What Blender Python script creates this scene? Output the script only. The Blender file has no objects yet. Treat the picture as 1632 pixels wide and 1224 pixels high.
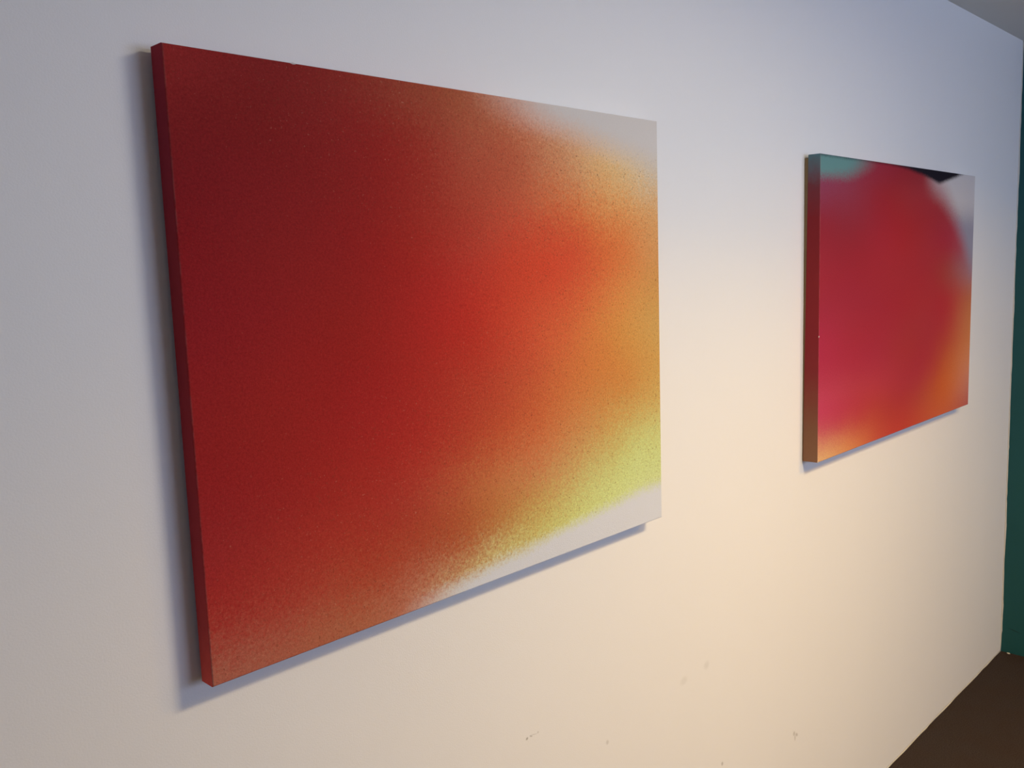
import bpy, bmesh, math, random
from mathutils import Matrix, Vector

random.seed(7)
SC = bpy.context.scene
COL = SC.collection

# ------------------------------------------------------------------ camera
# world: the painting wall is the plane y = 0, the room lies at y < 0,
# x grows towards the teal wall (plane x = 0), floor at z = 0
cam_data = bpy.data.cameras.new('camera')
cam = bpy.data.objects.new('camera', cam_data)
COL.objects.link(cam)
SC.camera = cam
cam_data.sensor_fit = 'HORIZONTAL'
cam_data.sensor_width = 36.0
cam_data.lens = 1433.2 / 1632.0 * 36.0
cam_data.clip_start = 0.02
YAW, PITCH, ROLL = -0.7964, -0.1266, 0.0330
M = (Matrix.Rotation(YAW, 4, 'Z') @ Matrix.Rotation(PITCH, 4, 'X') @ Matrix.Rotation(ROLL, 4, 'Y')
     @ Matrix.Rotation(math.pi / 2, 4, 'X'))
M.translation = Vector((-3.8748, -1.0486, 1.6119))
cam.matrix_world = M

# ------------------------------------------------------------------ light
ROOM_X0, ROOM_Y0, ROOM_H = -7.0, -3.4, 2.4
WIN = (-2.8, -0.3, 1.15, 2.25)           # high window opening in the wall behind the camera
WIN_ADDED = (-2.65, -1.95, 1.05, 2.0)           # added unseen window in the left end wall, for bluish fill: y0, y1, z0, z1
SKY = (0.53, 0.655, 1.0)
SKY_STRENGTH = 7.5
# ceiling lamps of the hall (a wide and a narrow emitter share the first fitting): x, y, half sizes, power, colour, spread in degrees
LAMPS = [(-2.28, -1.42, 0.31, 0.11, 27.0, (1.0, 0.90, 0.70), 180),
         (-2.28, -1.42, 0.31, 0.11, 17.5, (1.0, 0.563, 0.0), 130),
         (-1.20, -1.70, 0.15, 0.15, 27.4, (1.0, 0.565, 0.01), 150)]

w = bpy.data.worlds.new('overcast_sky')
SC.world = w
w.use_nodes = True
bg = w.node_tree.nodes['Background']
bg.inputs[0].default_value = (*SKY, 1)
bg.inputs[1].default_value = SKY_STRENGTH



def portal(size_x, size_y, loc, rot):
    pl = bpy.data.lights.new('window_portal', 'AREA')
    pl.shape = 'RECTANGLE'
    pl.size, pl.size_y = size_x, size_y
    pl.cycles.is_portal = True
    po = bpy.data.objects.new('window_portal', pl)
    COL.objects.link(po)
    po.location, po.rotation_euler = loc, rot


portal(WIN[1] - WIN[0], WIN[3] - WIN[2], ((WIN[0] + WIN[1]) / 2, ROOM_Y0 - 0.16, (WIN[2] + WIN[3]) / 2), (math.radians(90), 0, 0))
portal(WIN_ADDED[1] - WIN_ADDED[0], WIN_ADDED[3] - WIN_ADDED[2], (ROOM_X0 - 0.16, (WIN_ADDED[0] + WIN_ADDED[1]) / 2, (WIN_ADDED[2] + WIN_ADDED[3]) / 2), (math.radians(90), 0, math.radians(-90)))

for lx, ly, hx, hy, pwr, rgb, spr in LAMPS:
    ll = bpy.data.lights.new('ceiling_lamp', 'AREA')
    ll.shape = 'RECTANGLE'
    ll.size, ll.size_y = 2 * hx, 2 * hy
    ll.energy = pwr
    ll.color = rgb
    ll.spread = math.radians(spr)
    lo = bpy.data.objects.new('ceiling_lamp', ll)
    COL.objects.link(lo)
    lo.location = (lx, ly, ROOM_H - (0.022 if spr > 140 else 0.026))

SC.view_settings.view_transform = 'Standard'
SC.view_settings.look = 'None'
SC.view_settings.gamma = 1.0
SC.view_settings.use_curve_mapping = False
SC.view_settings.exposure = 0.0

# ------------------------------------------------------------------ helpers
class NT:
    """tiny helper round a material's node tree"""
    def __init__(self, name, rough=0.8, spec=0.3):
        self.m = bpy.data.materials.new(name)
        self.m.use_nodes = True
        self.t = self.m.node_tree
        self.b = self.t.nodes['Principled BSDF']
        self.b.inputs['Roughness'].default_value = rough
        self.b.inputs['Specular IOR Level'].default_value = spec

    def n(self, kind, **kw):
        nd = self.t.nodes.new(kind)
        for k, v in kw.items():
            setattr(nd, k, v)
        return nd

    def put(self, sock, v):
        if v is None:
            return
        if isinstance(v, bpy.types.NodeSocket):
            self.t.links.new(v, sock)
        else:
            sock.default_value = v

    def math(self, op, a, b=None, c=None, clamp=False):
        nd = self.n('ShaderNodeMath', operation=op, use_clamp=clamp)
        for s, v in zip(nd.inputs, (a, b, c)):
            self.put(s, v)
        return nd.outputs[0]

    def vmath(self, op, a, b=None, scale=None):
        nd = self.n('ShaderNodeVectorMath', operation=op)
        self.put(nd.inputs[0], a)
        self.put(nd.inputs[1], b)
        if scale is not None:
            self.put(nd.inputs['Scale'], scale)
        return nd.outputs['Value'] if op in ('LENGTH', 'DISTANCE', 'DOT_PRODUCT') else nd.outputs[0]

    def noise(self, vec, scale, detail=2.0, rough=0.5, out='Fac'):
        nd = self.n('ShaderNodeTexNoise')
        self.put(nd.inputs['Vector'], vec)
        nd.inputs['Scale'].default_value = scale
        nd.inputs['Detail'].default_value = detail
        nd.inputs['Roughness'].default_value = rough
        return nd.outputs[out]

    def rng(self, v, a, b, c=0.0, d=1.0, smooth=True):
        nd = self.n('ShaderNodeMapRange', interpolation_type='SMOOTHSTEP' if smooth else 'LINEAR')
        self.put(nd.inputs[0], v)
        for i, x in enumerate((a, b, c, d)):
            self.put(nd.inputs[i + 1], x)
        return nd.outputs[0]

    def mix(self, fac, a, b):
        nd = self.n('ShaderNodeMix', data_type='RGBA')
        self.put(nd.inputs[0], fac)
        for s, v in ((nd.inputs[6], a), (nd.inputs[7], b)):
            if isinstance(v, tuple):
                v = (*v, 1)
            self.put(s, v)
        return nd.outputs[2]

    def coord(self):
        return self.n('ShaderNodeTexCoord').outputs['Object']

    def bump(self, h, strength, dist):
        nd = self.n('ShaderNodeBump')
        nd.inputs['Strength'].default_value = strength
        nd.inputs['Distance'].default_value = dist
        self.put(nd.inputs['Height'], h)
        self.t.links.new(nd.outputs[0], self.b.inputs['Normal'])

    def base(self, c):
        self.put(self.b.inputs['Base Color'], (*c, 1) if isinstance(c, tuple) else c)


def link(name, bm, mat, parent=None, smooth=False):
    me = bpy.data.meshes.new(name)
    bmesh.ops.recalc_face_normals(bm, faces=bm.faces)
    bm.to_mesh(me)
    bm.free()
    if smooth:
        for p in me.polygons:
            p.use_smooth = True
    me.materials.append(mat)
    o = bpy.data.objects.new(name, me)
    COL.objects.link(o)
    if parent:
        o.parent = parent
    return o


def struct(o):
    o['kind'] = 'structure'
    return o


def box(bm, x0, x1, y0, y1, z0, z1, bev=0.0):
    v = [bm.verts.new(p) for p in ((x0, y0, z0), (x1, y0, z0), (x1, y1, z0), (x0, y1, z0),
                                   (x0, y0, z1), (x1, y0, z1), (x1, y1, z1), (x0, y1, z1))]
    fs = [bm.faces.new([v[i] for i in f]) for f in ((0, 3, 2, 1), (4, 5, 6, 7), (0, 1, 5, 4),
                                                    (1, 2, 6, 5), (2, 3, 7, 6), (3, 0, 4, 7))]
    if bev:
        es = {e for f in fs for e in f.edges}
        bmesh.ops.bevel(bm, geom=list(es), offset=bev, segments=2, profile=0.6, affect='EDGES')
    return bm


# ------------------------------------------------------------------ materials of the room
def dab(t, pos, cx, cz, rx, rz, ang=0.0, power=1.0, axis='xz'):
    """mask (0..1) of a soft elliptical smear on a wall, coordinates in metres"""
    sub = t.vmath('SUBTRACT', pos, (cx, 0, cz) if axis == 'xz' else (0, cx, cz))
    rot = t.n('ShaderNodeVectorRotate', rotation_type='Y_AXIS' if axis == 'xz' else 'X_AXIS')
    t.put(rot.inputs['Vector'], sub)
    rot.inputs['Angle'].default_value = ang
    sc = t.vmath('MULTIPLY', rot.outputs[0], (1 / rx, 0, 1 / rz) if axis == 'xz' else (0, 1 / rx, 1 / rz))
    return t.math('MULTIPLY', t.rng(t.vmath('LENGTH', sc), 1.0, 0.25), power)


def white_wall_material():
    t = NT('white_wall_paint', 0.62, 0.25)
    pos = t.coord()
    big = t.noise(pos, 1.3, 3.0)
    c = t.mix(big, (0.80, 0.785, 0.76), (0.845, 0.83, 0.805))
    scuffs = [(-2.7944, 0.7843, 0.0040, 0.0036, 0.4, 0.75), (-2.784, 0.7849, 0.0055, 0.0022, -0.5, 0.5),
              (-2.7655, 0.7846, 0.0030, 0.0028, 0, 0.35), (-2.7770, 0.7850, 0.0150, 0.0014, -0.2, 0.25),
              (-1.786, 0.3775, 0.0075, 0.0100, 0.3, 0.45), (-1.772, 0.3690, 0.0110, 0.0060, -0.6, 0.45),
              (-1.781, 0.3640, 0.0050, 0.0120, 0.0, 0.40),
              (-2.142, 0.4500, 0.0060, 0.0075, 0.5, 0.5), (-2.5675, 0.6820, 0.0060, 0.0070, 0.5, 0.30),
              (-2.207, 0.7150, 0.016, 0.014, 0, 0.14), (-2.298, 0.7110, 0.020, 0.013, 0, 0.12)]
    m = None
    for s in scuffs:
        d = dab(t, pos, s[0], s[1], s[2], s[3], s[4], s[5])
        m = d if m is None else t.math('MAXIMUM', m, d)
    c = t.mix(m, c, (0.30, 0.27, 0.23))
    # wavering browner line just above the floor
    z = t.n('ShaderNodeSeparateXYZ')
    t.put(z.inputs[0], pos)
    wob = t.math('MULTIPLY_ADD', t.noise(pos, 14.0, 3.0), 0.010, 0.0)
    c = t.mix(t.math('MULTIPLY', t.rng(z.outputs[2], t.math('ADD', wob, 0.006), 0.0), 0.35), c, (0.40, 0.33, 0.26))
    t.base(c)
    roller = t.noise(pos, 420.0, 2.0)
    wave = t.noise(pos, 5.0, 2.0)
    h = t.math('ADD', t.math('MULTIPLY', roller, 0.00025), t.math('MULTIPLY', wave, 0.0012))
    t.bump(h, 0.55, 1.0)
    return t.m


def plain_wall_material(name, c0, c1, rough=0.7):
    t = NT(name, rough, 0.25)
    pos = t.coord()
    t.base(t.mix(t.noise(pos, 2.0, 3.0), c0, c1))
    t.bump(t.noise(pos, 300.0, 2.0), 0.3, 0.0004)
    return t.m


def teal_wall_material():
    t = NT('teal_wall_paint', 0.6, 0.3)
    pos = t.coord()
    c = t.mix(t.noise(pos, 3.0, 3.0), (0.008, 0.072, 0.080), (0.012, 0.088, 0.092))
    # hairline crack low on the wall
    a = dab(t, pos, -0.050, 0.0985, 0.034, 0.0022, -0.24, 0.85, 'yz')
    c = t.mix(a, c, (0.006, 0.020, 0.022))
    t.base(c)
    t.bump(t.noise(pos, 260.0, 3.0), 0.4, 0.0006)
    return t.m


def carpet_material():
    t = NT('brown_carpet', 0.95, 0.1)
    pos = t.coord()
    a = t.noise(pos, 260.0, 3.0, 0.7)
    b = t.noise(pos, 6.0, 3.0)
    c = t.mix(t.rng(a, 0.3, 0.7), (0.027, 0.020, 0.019), (0.058, 0.043, 0.040))
    c = t.mix(t.math('MULTIPLY', t.rng(b, 0.35, 0.7), 0.35), c, (0.042, 0.024, 0.017))
    t.base(c)
    t.bump(a, 0.8, 0.003)
    return t.m


M_WHITE = white_wall_material()
M_TEAL = teal_wall_material()
M_PLAIN = plain_wall_material('off_white_wall_paint', (0.80, 0.79, 0.775), (0.85, 0.84, 0.825))
M_CEIL = plain_wall_material('ceiling_paint', (0.70, 0.68, 0.63), (0.75, 0.73, 0.68), 0.9)
M_FLOOR = carpet_material()
M_TRIM = plain_wall_material('window_frame_paint', (0.50, 0.50, 0.50), (0.56, 0.56, 0.56), 0.4)
M_CAULK = plain_wall_material('chipped_cream_caulk', (0.56, 0.53, 0.46), (0.72, 0.69, 0.61), 0.7)

# ------------------------------------------------------------------ room shell
T = 0.12
X0, Y0, H = ROOM_X0, ROOM_Y0, ROOM_H
struct(link('floor', box(bmesh.new(), X0 - T, T, Y0 - T, T, -T, 0), M_FLOOR))
ceiling = struct(link('ceiling', box(bmesh.new(), X0 - T, T, Y0 - T, T, H, H + T), M_CEIL))
struct(link('wall_back', box(bmesh.new(), X0, 0, 0, T, 0, H), M_WHITE))
bm = bmesh.new()
a0, a1, c0, c1 = WIN_ADDED
box(bm, X0 - T, X0, Y0, a0, 0, H)
box(bm, X0 - T, X0, a1, 0, 0, H)
box(bm, X0 - T, X0, a0, a1, 0, c0)
box(bm, X0 - T, X0, a0, a1, c1, H)
struct(link('wall_left', bm, M_PLAIN))


def uneven_edge_wall():
    """teal wall: its painted face starts at the corner; the corner edge wavers a little"""
    bm = bmesh.new()
    box(bm, 0, T, Y0, T, 0, H)
    return bm


struct(link('wall_right', uneven_edge_wall(), M_TEAL))

bm = bmesh.new()
x0, x1, z0, z1 = WIN
box(bm, X0, x0, Y0 - T, Y0, 0, H)
box(bm, x1, 0, Y0 - T, Y0, 0, H)
box(bm, x0, x1, Y0 - T, Y0, 0, z0)
box(bm, x0, x1, Y0 - T, Y0, z1, H)
struct(link('wall_front', bm, M_PLAIN))

# window behind the camera and the added left one: frame, mullion, glass, sill
g = NT('window_glass', 0.02, 0.5)
tr = g.n('ShaderNodeBsdfTransparent')
gl = g.n('ShaderNodeBsdfGlossy')
gl.inputs['Roughness'].default_value = 0.02
fz = g.n('ShaderNodeFresnel')
ms = g.n('ShaderNodeMixShader')
g.t.links.new(fz.outputs[0], ms.inputs[0])
g.t.links.new(tr.outputs[0], ms.inputs[1])
g.t.links.new(gl.outputs[0], ms.inputs[2])
g.t.links.new(ms.outputs[0], g.t.nodes['Material Output'].inputs['Surface'])


def window(name, hw, hh, loc, rot):
    win = bpy.data.objects.new(name, None)
    COL.objects.link(win)
    win.location, win.rotation_euler = loc, (0, 0, rot)
    struct(win)
    fr = bmesh.new()
    for a in ((-hw, -hw + .05, 0, hh), (hw - .05, hw, 0, hh), (-hw + .05, hw - .05, 0, .05), (-hw + .05, hw - .05, hh - .05, hh)):
        box(fr, a[0], a[1], -.03, .03, a[2], a[3], 0.003)
    link('window_frame', fr, M_TRIM, win)
    link('mullion', box(bmesh.new(), -.02, .02, -.025, .025, .05, hh - .05, 0.003), M_TRIM, win)
    link('window_sill', box(bmesh.new(), -hw - .04, hw + .04, T / 2, T / 2 + .10, -.03, 0.0, 0.004), M_TRIM, win)
    bm = bmesh.new()
    bm.faces.new([bm.verts.new(p) for p in ((-hw + .05, 0, .05), (hw - .05, 0, .05), (hw - .05, 0, hh - .05), (-hw + .05, 0, hh - .05))])
    link('window_pane', bm, g.m, win)


window('window_1', (WIN[1] - WIN[0]) / 2, WIN[3] - WIN[2], ((WIN[0] + WIN[1]) / 2, Y0 - T / 2, WIN[2]), 0)
window('window_added', (WIN_ADDED[1] - WIN_ADDED[0]) / 2, WIN_ADDED[3] - WIN_ADDED[2], (X0 - T / 2, (WIN_ADDED[0] + WIN_ADDED[1]) / 2, WIN_ADDED[2]), math.radians(-90))  # added opening, lends blue to the shadows at the left

# frames of the two ceiling lamps (out of the frame, they throw the warm pool on the wall)
for lx, ly, hx, hy, pwr, rgb, spr in (LAMPS[0], LAMPS[2]):
    fb = bmesh.new()
    k = 0.025
    for a in ((-hx - k, -hx, -hy - k, hy + k), (hx, hx + k, -hy - k, hy + k), (-hx, hx, -hy - k, -hy), (-hx, hx, hy, hy + k)):
        box(fb, lx + a[0], lx + a[1], ly + a[2], ly + a[3], H - 0.03, H, 0.002)
    link('lamp_frame', fb, M_TRIM, ceiling)

# irregular bead of cream paint and caulk in the corner between the white and the teal wall
bm = bmesh.new()
prev = None
z = 0.0
zs = []
while z < H:
    zs.append(z)
    z += random.uniform(0.012, 0.045)
zs.append(H)
key = [(0, .0030), (.05, .0035), (.062, .0020), (.09, .0065), (.24, .0075), (.35, .0050), (.50, .0075), (.70, .0050), (.88, .0070),
       (1.13, .0050), (1.37, .0055), (1.6, .0045), (1.9, .0060), (2.2, .0040), (2.4, .0040)]


def keyed(zz):
    for (a, va), (b, vb) in zip(key, key[1:]):
        if zz <= b:
            return va + (vb - va) * (zz - a) / (b - a)
    return key[-1][1]


for zz in zs:
    wd = keyed(zz) * random.uniform(0.60, 0.90)
    d = 0.0022
    ring_ = [bm.verts.new((0.0, 0.0, zz)), bm.verts.new((-d * 1.2, 0.0, zz)), bm.verts.new((-d, -wd * 0.6, zz)), bm.verts.new((0.0, -wd, zz))]
    if prev:
        for i in range(4):
            j = (i + 1) % 4
            bm.faces.new((prev[i], prev[j], ring_[j], ring_[i]))
    else:
        bm.faces.new(ring_)
    prev = ring_
bm.faces.new(prev[::-1])
struct(link('trim_1', bm, M_CAULK, None, True))

# thin uneven lip of paint where the white wall meets the carpet
bm = bmesh.new()
prev = None
x = X0
while True:
    hgt = random.uniform(0.0012, 0.0042)
    dp = random.uniform(0.0010, 0.0030)
    r_ = [bm.verts.new((x, 0, 0)), bm.verts.new((x, -dp, 0)), bm.verts.new((x, -dp * .7, hgt * .7)), bm.verts.new((x, 0, hgt))]
    if prev:
        for i in range(4):
            j = (i + 1) % 4
            bm.faces.new((prev[i], prev[j], r_[j], r_[i]))
    else:
        bm.faces.new(r_)
    prev = r_
    if x >= 0:
        break
    x = min(0, x + random.uniform(0.02, 0.09))
bm.faces.new(prev[::-1])
struct(link('trim_2', bm, M_CAULK, None, True))

# ------------------------------------------------------------------ paintings
PIG_1 = [
    [(0.370,0.029,0.025), (0.240,0.020,0.020), (0.297,0.027,0.020), (0.370,0.081,0.042), (0.410,0.105,0.039), (0.844,0.357,0.171), (0.814,0.359,0.164), (0.820,0.429,0.214), (0.821,0.459,0.204)],
    [(0.260,0.017,0.018), (0.229,0.013,0.009), (0.310,0.022,0.021), (0.367,0.013,0.009), (0.529,0.123,0.065), (0.492,0.066,0.022), (0.738,0.467,0.239), (0.855,0.615,0.244), (0.601,0.634,0.559)],
    [(0.224,0.011,0.014), (0.291,0.016,0.019), (0.280,0.018,0.013), (0.418,0.029,0.021), (0.481,0.069,0.031), (0.645,0.152,0.073), (0.783,0.211,0.047), (0.827,0.415,0.125), (0.756,0.405,0.144)],
    [(0.286,0.010,0.014), (0.314,0.021,0.016), (0.336,0.015,0.016), (0.434,0.023,0.012), (0.550,0.068,0.041), (0.732,0.054,0.018), (0.670,0.068,0.038), (0.756,0.149,0.026), (0.632,0.343,0.138)],
    [(0.296,0.014,0.018), (0.341,0.016,0.017), (0.331,0.022,0.014), (0.471,0.022,0.020), (0.574,0.032,0.019), (0.668,0.088,0.035), (0.680,0.087,0.034), (0.722,0.281,0.082), (0.586,0.294,0.073)],
    [(0.326,0.015,0.017), (0.350,0.020,0.017), (0.361,0.016,0.013), (0.426,0.027,0.018), (0.514,0.031,0.019), (0.647,0.088,0.039), (0.665,0.171,0.056), (0.653,0.320,0.061), (0.563,0.370,0.125)],
    [(0.331,0.017,0.017), (0.352,0.023,0.015), (0.379,0.017,0.018), (0.432,0.026,0.019), (0.491,0.065,0.031), (0.562,0.108,0.043), (0.620,0.194,0.048), (0.606,0.209,0.052), (0.588,0.336,0.079)],
    [(0.337,0.016,0.018), (0.349,0.019,0.018), (0.398,0.028,0.017), (0.477,0.033,0.023), (0.468,0.055,0.025), (0.624,0.129,0.037), (0.593,0.256,0.082), (0.558,0.292,0.071), (0.565,0.419,0.139)],
    [(0.339,0.029,0.029), (0.411,0.032,0.021), (0.412,0.033,0.023), (0.422,0.055,0.037), (0.566,0.232,0.074), (0.573,0.221,0.104), (0.553,0.349,0.123), (0.548,0.641,0.222), (0.567,0.658,0.255)],
    [(0.431,0.015,0.013), (0.440,0.056,0.037), (0.461,0.063,0.026), (0.390,0.054,0.018), (0.397,0.042,0.002), (0.549,0.440,0.103), (0.587,0.699,0.254), (0.610,0.696,0.285), (0.598,0.659,0.315)],
    [(0.451,0.173,0.113), (0.455,0.141,0.082), (0.442,0.167,0.076), (0.538,0.201,0.148), (0.769,0.900,0.413), (0.651,0.748,0.292), (0.674,0.752,0.311), (0.625,0.683,0.316), (0.606,0.676,0.344)],
]
PIG_2 = [
    [(0.215,0.067,0.124), (0.244,0.038,0.071), (0.312,0.028,0.054), (0.252,0.009,0.016), (0.257,0.044,0.054), (0.428,0.066,0.074), (0.440,0.111,0.127)],
    [(0.263,0.058,0.114), (0.302,0.043,0.073), (0.327,0.011,0.014), (0.371,0.040,0.047), (0.339,0.025,0.038), (0.345,0.040,0.041), (0.396,0.092,0.112)],
    [(0.307,0.016,0.027), (0.260,0.028,0.045), (0.375,0.019,0.033), (0.369,0.018,0.022), (0.353,0.026,0.036), (0.340,0.034,0.051), (0.423,0.156,0.186)],
    [(0.321,0.024,0.042), (0.300,0.018,0.027), (0.405,0.023,0.040), (0.393,0.022,0.026), (0.377,0.035,0.047), (0.406,0.006,0.038), (0.345,0.130,0.160)],
    [(0.350,0.023,0.039), (0.327,0.019,0.036), (0.359,0.024,0.034), (0.375,0.028,0.037), (0.379,0.020,0.034), (0.343,0.079,0.041), (0.346,0.245,0.308)],
    [(0.325,0.024,0.049), (0.330,0.023,0.043), (0.337,0.021,0.040), (0.373,0.020,0.029), (0.400,0.034,0.040), (0.453,0.010,0.030), (0.513,0.160,0.062)],
    [(0.413,0.026,0.072), (0.338,0.025,0.038), (0.354,0.022,0.042), (0.352,0.030,0.039), (0.372,0.034,0.043), (0.444,0.021,0.038), (0.604,0.242,0.090)],
    [(0.379,0.027,0.064), (0.381,0.023,0.052), (0.353,0.025,0.053), (0.362,0.033,0.028), (0.356,0.022,0.045), (0.477,0.064,0.032), (0.634,0.236,0.081)],
    [(0.520,0.062,0.122), (0.410,0.048,0.060), (0.445,0.040,0.062), (0.364,0.031,0.047), (0.389,0.023,0.048), (0.560,0.133,0.018), (0.647,0.262,0.136)],
    [(0.467,0.029,0.105), (0.453,0.022,0.053), (0.401,0.052,0.026), (0.366,0.022,0.038), (0.453,0.092,0.041), (0.623,0.127,0.008), (0.573,0.248,0.203)],
    [(0.735,0.532,0.242), (0.653,0.258,0.075), (0.513,0.062,0.048), (0.481,0.047,0.030), (0.523,0.091,0.043), (0.566,0.129,0.053), (0.404,0.083,0.089)],
]
SIDE_1 = [
    [(0.755,0.097,0.070), (0.484,0.052,0.047), (0.415,0.038,0.043), (0.378,0.034,0.039), (0.367,0.030,0.037), (0.333,0.027,0.034), (0.330,0.025,0.032), (0.333,0.026,0.034), (0.315,0.024,0.037), (0.317,0.024,0.038), (0.349,0.027,0.042)],
][0]      # turned left edge, from the bottom up
SIDE_2 = [
    [(0.278,0.145,0.088), (0.251,0.119,0.070), (0.248,0.070,0.051), (0.250,0.034,0.038), (0.258,0.027,0.034), (0.266,0.026,0.032), (0.270,0.026,0.031), (0.263,0.025,0.030), (0.260,0.024,0.031), (0.196,0.045,0.058), (0.105,0.205,0.239)],
][0]


def hump_weight(t, v, i, n):
    """B-spline weight of grid row i out of n along v"""
    nd = t.n('ShaderNodeValToRGB')
    cr = nd.color_ramp
    cr.interpolation = 'B_SPLINE'
    while len(cr.elements) < n:
        cr.elements.new(0.5)
    for k in range(n):
        cr.elements[k].position = k / (n - 1)
        c = 1.0 if k == i else 0.0
        cr.elements[k].color = (c, c, c, 1)
    t.put(nd.inputs[0], v)
    return nd.outputs[0]


def pigment_field(t, u, v, grid):
    """sprayed pigment colours: grid rows run from the top edge (first) to the bottom edge (last)"""
    n = len(grid)
    acc = None
    for i, row in enumerate(grid):
        nd = t.n('ShaderNodeValToRGB')
        cr = nd.color_ramp
        cr.interpolation = 'B_SPLINE'
        m = len(row)
        while len(cr.elements) < m:
            cr.elements.new(0.5)
        for k, c in enumerate(row):
            cr.elements[k].position = k / (m - 1)
            cr.elements[k].color = (*c, 1)
        t.put(nd.inputs[0], u)
        part = t.vmath('MULTIPLY', nd.outputs[0], hump_weight(t, v, n - 1 - i, n))
        acc = part if acc is None else t.vmath('ADD', acc, part)
    return acc


def canvas_uv(t, wd, ht, jit, fine, warp=0.045):
    """u, v over the canvas face in 0..1, jittered so that the colours break up like sprayed paint"""
    pos = t.coord()
    n1 = t.noise(pos, fine, 3.0, 0.75, 'Color')
    off = t.vmath('SCALE', t.vmath('SUBTRACT', n1, (0.5, 0.5, 0.5)), scale=jit)
    n2 = t.noise(pos, 9.0, 3.0, 0.5, 'Color')
    off2 = t.vmath('SCALE', t.vmath('SUBTRACT', n2, (0.5, 0.5, 0.5)), scale=warp)
    p = t.vmath('ADD', t.vmath('ADD', pos, off), off2)
    s = t.n('ShaderNodeSeparateXYZ')
    t.put(s.inputs[0], p)
    u = t.math('DIVIDE', s.outputs[0], wd, clamp=True)
    v = t.math('DIVIDE', s.outputs[2], ht, clamp=True)
    return pos, u, v


def speckle(t, pos, c, amount, sc=330.0):
    """fine droplets: brightness grain, a few darker and paler flecks of irregular shape"""
    a = t.noise(pos, sc, 3.0, 0.8)
    c = t.vmath('SCALE', c, scale=t.rng(a, 0.30, 0.70, 1.0 - amount, 1.0 + amount, False))
    b = t.noise(t.vmath('ADD', pos, (3.1, 0.0, 1.7)), 240.0, 3.0, 0.75)
    d = t.noise(t.vmath('ADD', pos, (-5.3, 2.0, 4.7)), 260.0, 3.0, 0.75)
    return c, t.rng(b, 0.60, 0.70), t.rng(d, 0.63, 0.73)


def turned_edge(t, pos, c, colours, wd, ht, depth):
    """the painted side of the canvas has its own colours; the fold shows as a paler worn line"""
    s = t.n('ShaderNodeSeparateXYZ')
    t.put(s.inputs[0], pos)
    nd = t.n('ShaderNodeValToRGB')
    cr = nd.color_ramp
    cr.interpolation = 'LINEAR'
    while len(cr.elements) < len(colours):
        cr.elements.new(0.5)
    for k, q in enumerate(colours):
        cr.elements[k].position = k / (len(colours) - 1)
        cr.elements[k].color = (*q, 1)
    wob = t.math('MULTIPLY', t.math('SUBTRACT', t.noise(pos, 60.0, 3.0, 0.7), 0.5), 0.05)
    t.put(nd.inputs[0], t.math('ADD', t.math('DIVIDE', s.outputs[2], ht), wob))
    side = t.math('MULTIPLY', t.math('GREATER_THAN', s.outputs[1], 0.0012 - depth), t.math('LESS_THAN', s.outputs[0], wd * 0.5))
    inset = t.math('LESS_THAN', s.outputs[0], 0.01)
    c = t.mix(t.math('MULTIPLY', side, inset), c, nd.outputs[0])
    wear = t.math('MULTIPLY', t.rng(s.outputs[0], 0.0030, 0.0008), t.rng(t.noise(pos, 30.0, 4.0, 0.7), 0.40, 0.62, 0.02, 0.13))
    wear = t.math('MULTIPLY', wear, t.math('SUBTRACT', 1.0, side))
    return t.mix(wear, c, (0.52, 0.26, 0.24))


def sprayed_canvas_one(wd, ht):
    t = NT('sprayed_canvas_one', 0.85, 0.12)
    pos, u, v = canvas_uv(t, wd, ht, 0.13, 200.0)
    c = pigment_field(t, u, v, PIG_1)
    c, dark, lite = speckle(t, pos, c, 0.20)
    # how sprayed (rather than flat) the paint is: most to the right and low
    zone = t.rng(t.math('ADD', u, t.math('MULTIPLY', t.math('ABSOLUTE', t.math('SUBTRACT', v, 0.6)), 1.1)), 0.25, 0.8, 0.10, 0.70)
    c = t.mix(t.math('MULTIPLY', dark, zone), c, (0.20, 0.045, 0.022))
    c = t.mix(t.math('MULTIPLY', lite, t.math('MULTIPLY', zone, 0.6)), c, (0.62, 0.34, 0.22))
    # bare primer: band along the lower right edge and wedge in the upper right corner
    pos2, u2, v2 = canvas_uv(t, wd, ht, 0.030, 200.0, 0.02)
    edge = t.math('MULTIPLY_ADD', u2, 0.125, BAND_OFF)
    lowm = t.rng(t.math('SUBTRACT', v2, edge), 0.022, -0.022)
    lowm = t.math('MULTIPLY', lowm, t.rng(u2, 0.29, 0.48))
    c = t.mix(lowm, c, PRIMER_LOW)
    topm = t.rng(t.math('SUBTRACT', v2, t.math('MULTIPLY_ADD', u2, -0.19, 1.09)), -0.055, 0.045)
    c = t.mix(t.math('MULTIPLY', topm, t.rng(u2, 0.46, 0.72)), c, PRIMER_TOP)
    c = turned_edge(t, pos, c, SIDE_1, wd, ht, 0.0391)
    t.base(c)
    weave = t.noise(pos, 700.0, 2.0, 0.6)
    t.bump(weave, 0.5, 0.0009)
    return t.m


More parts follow.
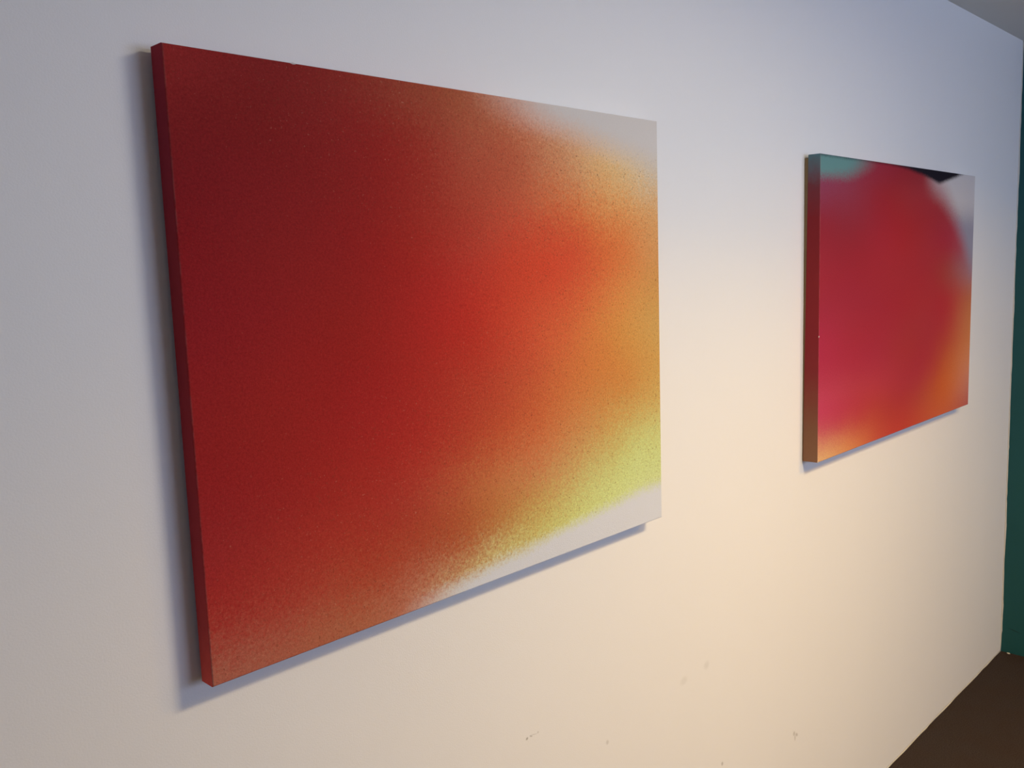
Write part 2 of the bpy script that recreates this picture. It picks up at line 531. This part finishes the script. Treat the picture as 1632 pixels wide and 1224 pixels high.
def sprayed_canvas_two(wd, ht):
    t = NT('sprayed_canvas_two', 0.85, 0.12)
    pos, u, v = canvas_uv(t, wd, ht, 0.06, 230.0, 0.03)
    c = pigment_field(t, u, v, PIG_2)
    c, dark, lite = speckle(t, pos, c, 0.14)
    pos2, u2, v2 = canvas_uv(t, wd, ht, 0.035, 230.0, 0.012)
    # pale ground outside the disc, upper right: off-white above, lavender grey below
    q = t.math('MAXIMUM', t.math('SUBTRACT', u2, 0.60), 0.0)
    rim = t.math('SUBTRACT', v2, t.math('MULTIPLY_ADD', t.math('MULTIPLY', q, q), -2.4, 0.975))
    ground = t.mix(t.rng(v2, 0.90, 0.76), GROUND_TOP, GROUND_LOW)
    m = t.math('MULTIPLY', t.rng(rim, -0.11, 0.085), t.rng(u2, 0.58, 0.70))
    m = t.math('MULTIPLY', m, t.rng(v2, 0.50, 0.68))
    c = t.mix(m, c, ground)
    # turquoise quarter round in the upper left corner
    du = t.math('DIVIDE', u2, 0.205)
    dv = t.math('DIVIDE', t.math('SUBTRACT', 1.0, v2), 0.062)
    r = t.math('SQRT', t.math('ADD', t.math('MULTIPLY', du, du), t.math('MULTIPLY', dv, dv)))
    c = t.mix(t.rng(r, 1.55, 0.70), c, TEAL_PAINT)
    # near-black wedge hanging from the top edge
    pos3, u3, v3 = canvas_uv(t, wd, ht, 0.012, 230.0, 0.006)
    arc = t.math('MAXIMUM', t.math('SUBTRACT', u3, 0.33), 0.0)
    low = t.math('SMOOTH_MIN', t.math('MULTIPLY', t.math('MULTIPLY', arc, arc), 0.34), t.math('MULTIPLY_ADD', u3, -0.27, 0.240), 0.012)
    m = t.rng(t.math('SUBTRACT', t.math('SUBTRACT', 1.0, v3), low), 0.013, -0.009)
    c = t.mix(m, c, BLACK_PAINT)
    c = turned_edge(t, pos, c, SIDE_2, wd, ht, 0.0426)
    t.base(c)
    weave = t.noise(pos, 800.0, 2.0, 0.6)
    t.bump(weave, 0.4, 0.0006)
    return t.m


GROUND_TOP = (0.56, 0.53, 0.53)
GROUND_LOW = (0.30, 0.29, 0.36)
PRIMER_TOP = (0.66, 0.61, 0.56)
BAND_OFF = -0.028
PRIMER_LOW = (0.64, 0.665, 0.72)
TEAL_PAINT = (0.13, 0.27, 0.26)
BLACK_PAINT = (0.012, 0.009, 0.016)

tw = NT('stretcher_pine', 0.75, 0.2)
pw = tw.coord()
gr = tw.n('ShaderNodeMapping')
gr.inputs['Scale'].default_value = (40, 40, 3)
tw.put(gr.inputs[0], pw)
tw.base(tw.mix(tw.noise(gr.outputs[0], 2.0, 4.0), (0.20, 0.13, 0.065), (0.30, 0.20, 0.10)))


def canvas_mesh(wd, ht, y_back, y_front, slant=0.0, rad=0.0022):
    """canvas stretched over the bars: face, four turned edges and a rear turn-over; local y=0 is the wall"""
    bm = bmesh.new()
    # rings from rear turn-over to face
    seq = [(0.018, y_back), (0.0008, y_back), (0.0, y_back - 0.001)]
    for k in range(5):
        a = math.pi / 2 * k / 4
        seq.append((rad * (1 - math.cos(a)), y_front + rad - rad * math.sin(a)))
    rings = []
    for ins, y in seq:
        yb = y + slant if y > y_front + 2 * rad else y      # the turned edge reaches nearer the wall at the bottom
        rings.append([bm.verts.new(p) for p in ((ins, yb, ins), (wd - ins, yb, ins), (wd - ins, y, ht - ins), (ins, y, ht - ins))])
    for a, b in zip(rings, rings[1:]):
        for i in range(4):
            j = (i + 1) % 4
            bm.faces.new((a[i], a[j], b[j], b[i]))
    bm.faces.new(rings[-1])
    return bm


def make_painting(name, label, x0, x1, z0, z1, depth, tilt, mat, y_back, bar_inset_top, slant=0.0):
    wd, ht = x1 - x0, z1 - z0
    root = bpy.data.objects.new(name, None)
    COL.objects.link(root)
    cx, cz = (x0 + x1) / 2, (z0 + z1) / 2
    # rotation about the centre of the canvas, origin at its lower left corner
    c_, s_ = math.cos(tilt), math.sin(tilt)
    root.location = (cx + (x0 - cx) * c_ - (z0 - cz) * s_, 0, cz + (x0 - cx) * s_ + (z0 - cz) * c_)
    root.rotation_euler = (0, -tilt, 0)
    root['label'] = label
    root['category'] = 'painting'
    link('canvas', canvas_mesh(wd, ht, y_back, -depth, slant), mat, root)
    # wooden stretcher bars behind the canvas, they rest on the wall
    ins, it = bar_inset_top
    bw = 0.045
    yf, yr = y_back - 0.0005, -0.0008
    for a in ((ins, ins + bw, ins, ht - it), (wd - ins - bw, wd - ins, ins, ht - it),
              (ins + bw, wd - ins - bw, ins, ins + bw), (ins + bw, wd - ins - bw, ht - it - bw, ht - it)):
        link('stretcher_bar', box(bmesh.new(), a[0], a[1], yf, yr, a[2], a[3], 0.001), tw.m, root)
    return root


p1 = make_painting('painting', 'large painting nearest the viewer, red fading through orange to yellow-green and off-white',
                   -3.3879, -2.4290, 1.1132, 1.8790, 0.0391, 0.0010, sprayed_canvas_one(0.9589, 0.7658), -0.010, (0.03, 0.03))
p2 = make_painting('painting', 'farther painting beside the teal wall, crimson and magenta disc with turquoise corner and black wedge',
                   -1.7552, -0.6292, 1.1045, 1.8663, 0.0426, 0.0016, sprayed_canvas_two(1.126, 0.7618), -0.0105, (0.0016, 0.007), 0.0085)

# chip of pale primer knocked off the top edge of the big painting, and its pale worn corner
tp = NT('pale_primer_chip', 0.8, 0.2)
tp.base((0.62, 0.55, 0.50))


def flake(cx, cy, cz, sx, sy, sz, seed):
    rnd = random.Random(seed)
    bm = bmesh.new()
    bmesh.ops.create_icosphere(bm, subdivisions=2, radius=1)
    for vv in bm.verts:
        k = rnd.uniform(0.75, 1.1)
        vv.co = Vector((cx + vv.co.x * sx * k, cy + vv.co.y * sy * k, cz + vv.co.z * sz * k))
    return bm


o = link('paint_chip', flake(0.171, -0.0385, 0.7652, 0.0042, 0.0012, 0.0013, 3), tp.m, p1)
o['label'] = 'small pale chip in the top edge'
o = link('paint_chip', flake(0.0012, -0.0416, 0.318, 0.0016, 0.0012, 0.0030, 8), tp.m, p2)
o['label'] = 'small pale chip on the left edge'
o = link('worn_corner', flake(0.0016, -0.0418, 0.0016, 0.0016, 0.0012, 0.0042, 5), tp.m, p2)
o['label'] = 'pale worn lower corner'

# crumb of plaster on the carpet at the foot of the teal wall
c1 = link('plaster_chip', flake(0, 0, 0.0022, 0.004, 0.007, 0.0026, 11), M_CAULK)
c1.location = (-0.010, -0.0335, 0)
c1['label'] = 'small pale plaster crumb on the carpet at the foot of the teal wall'
c1['category'] = 'debris'
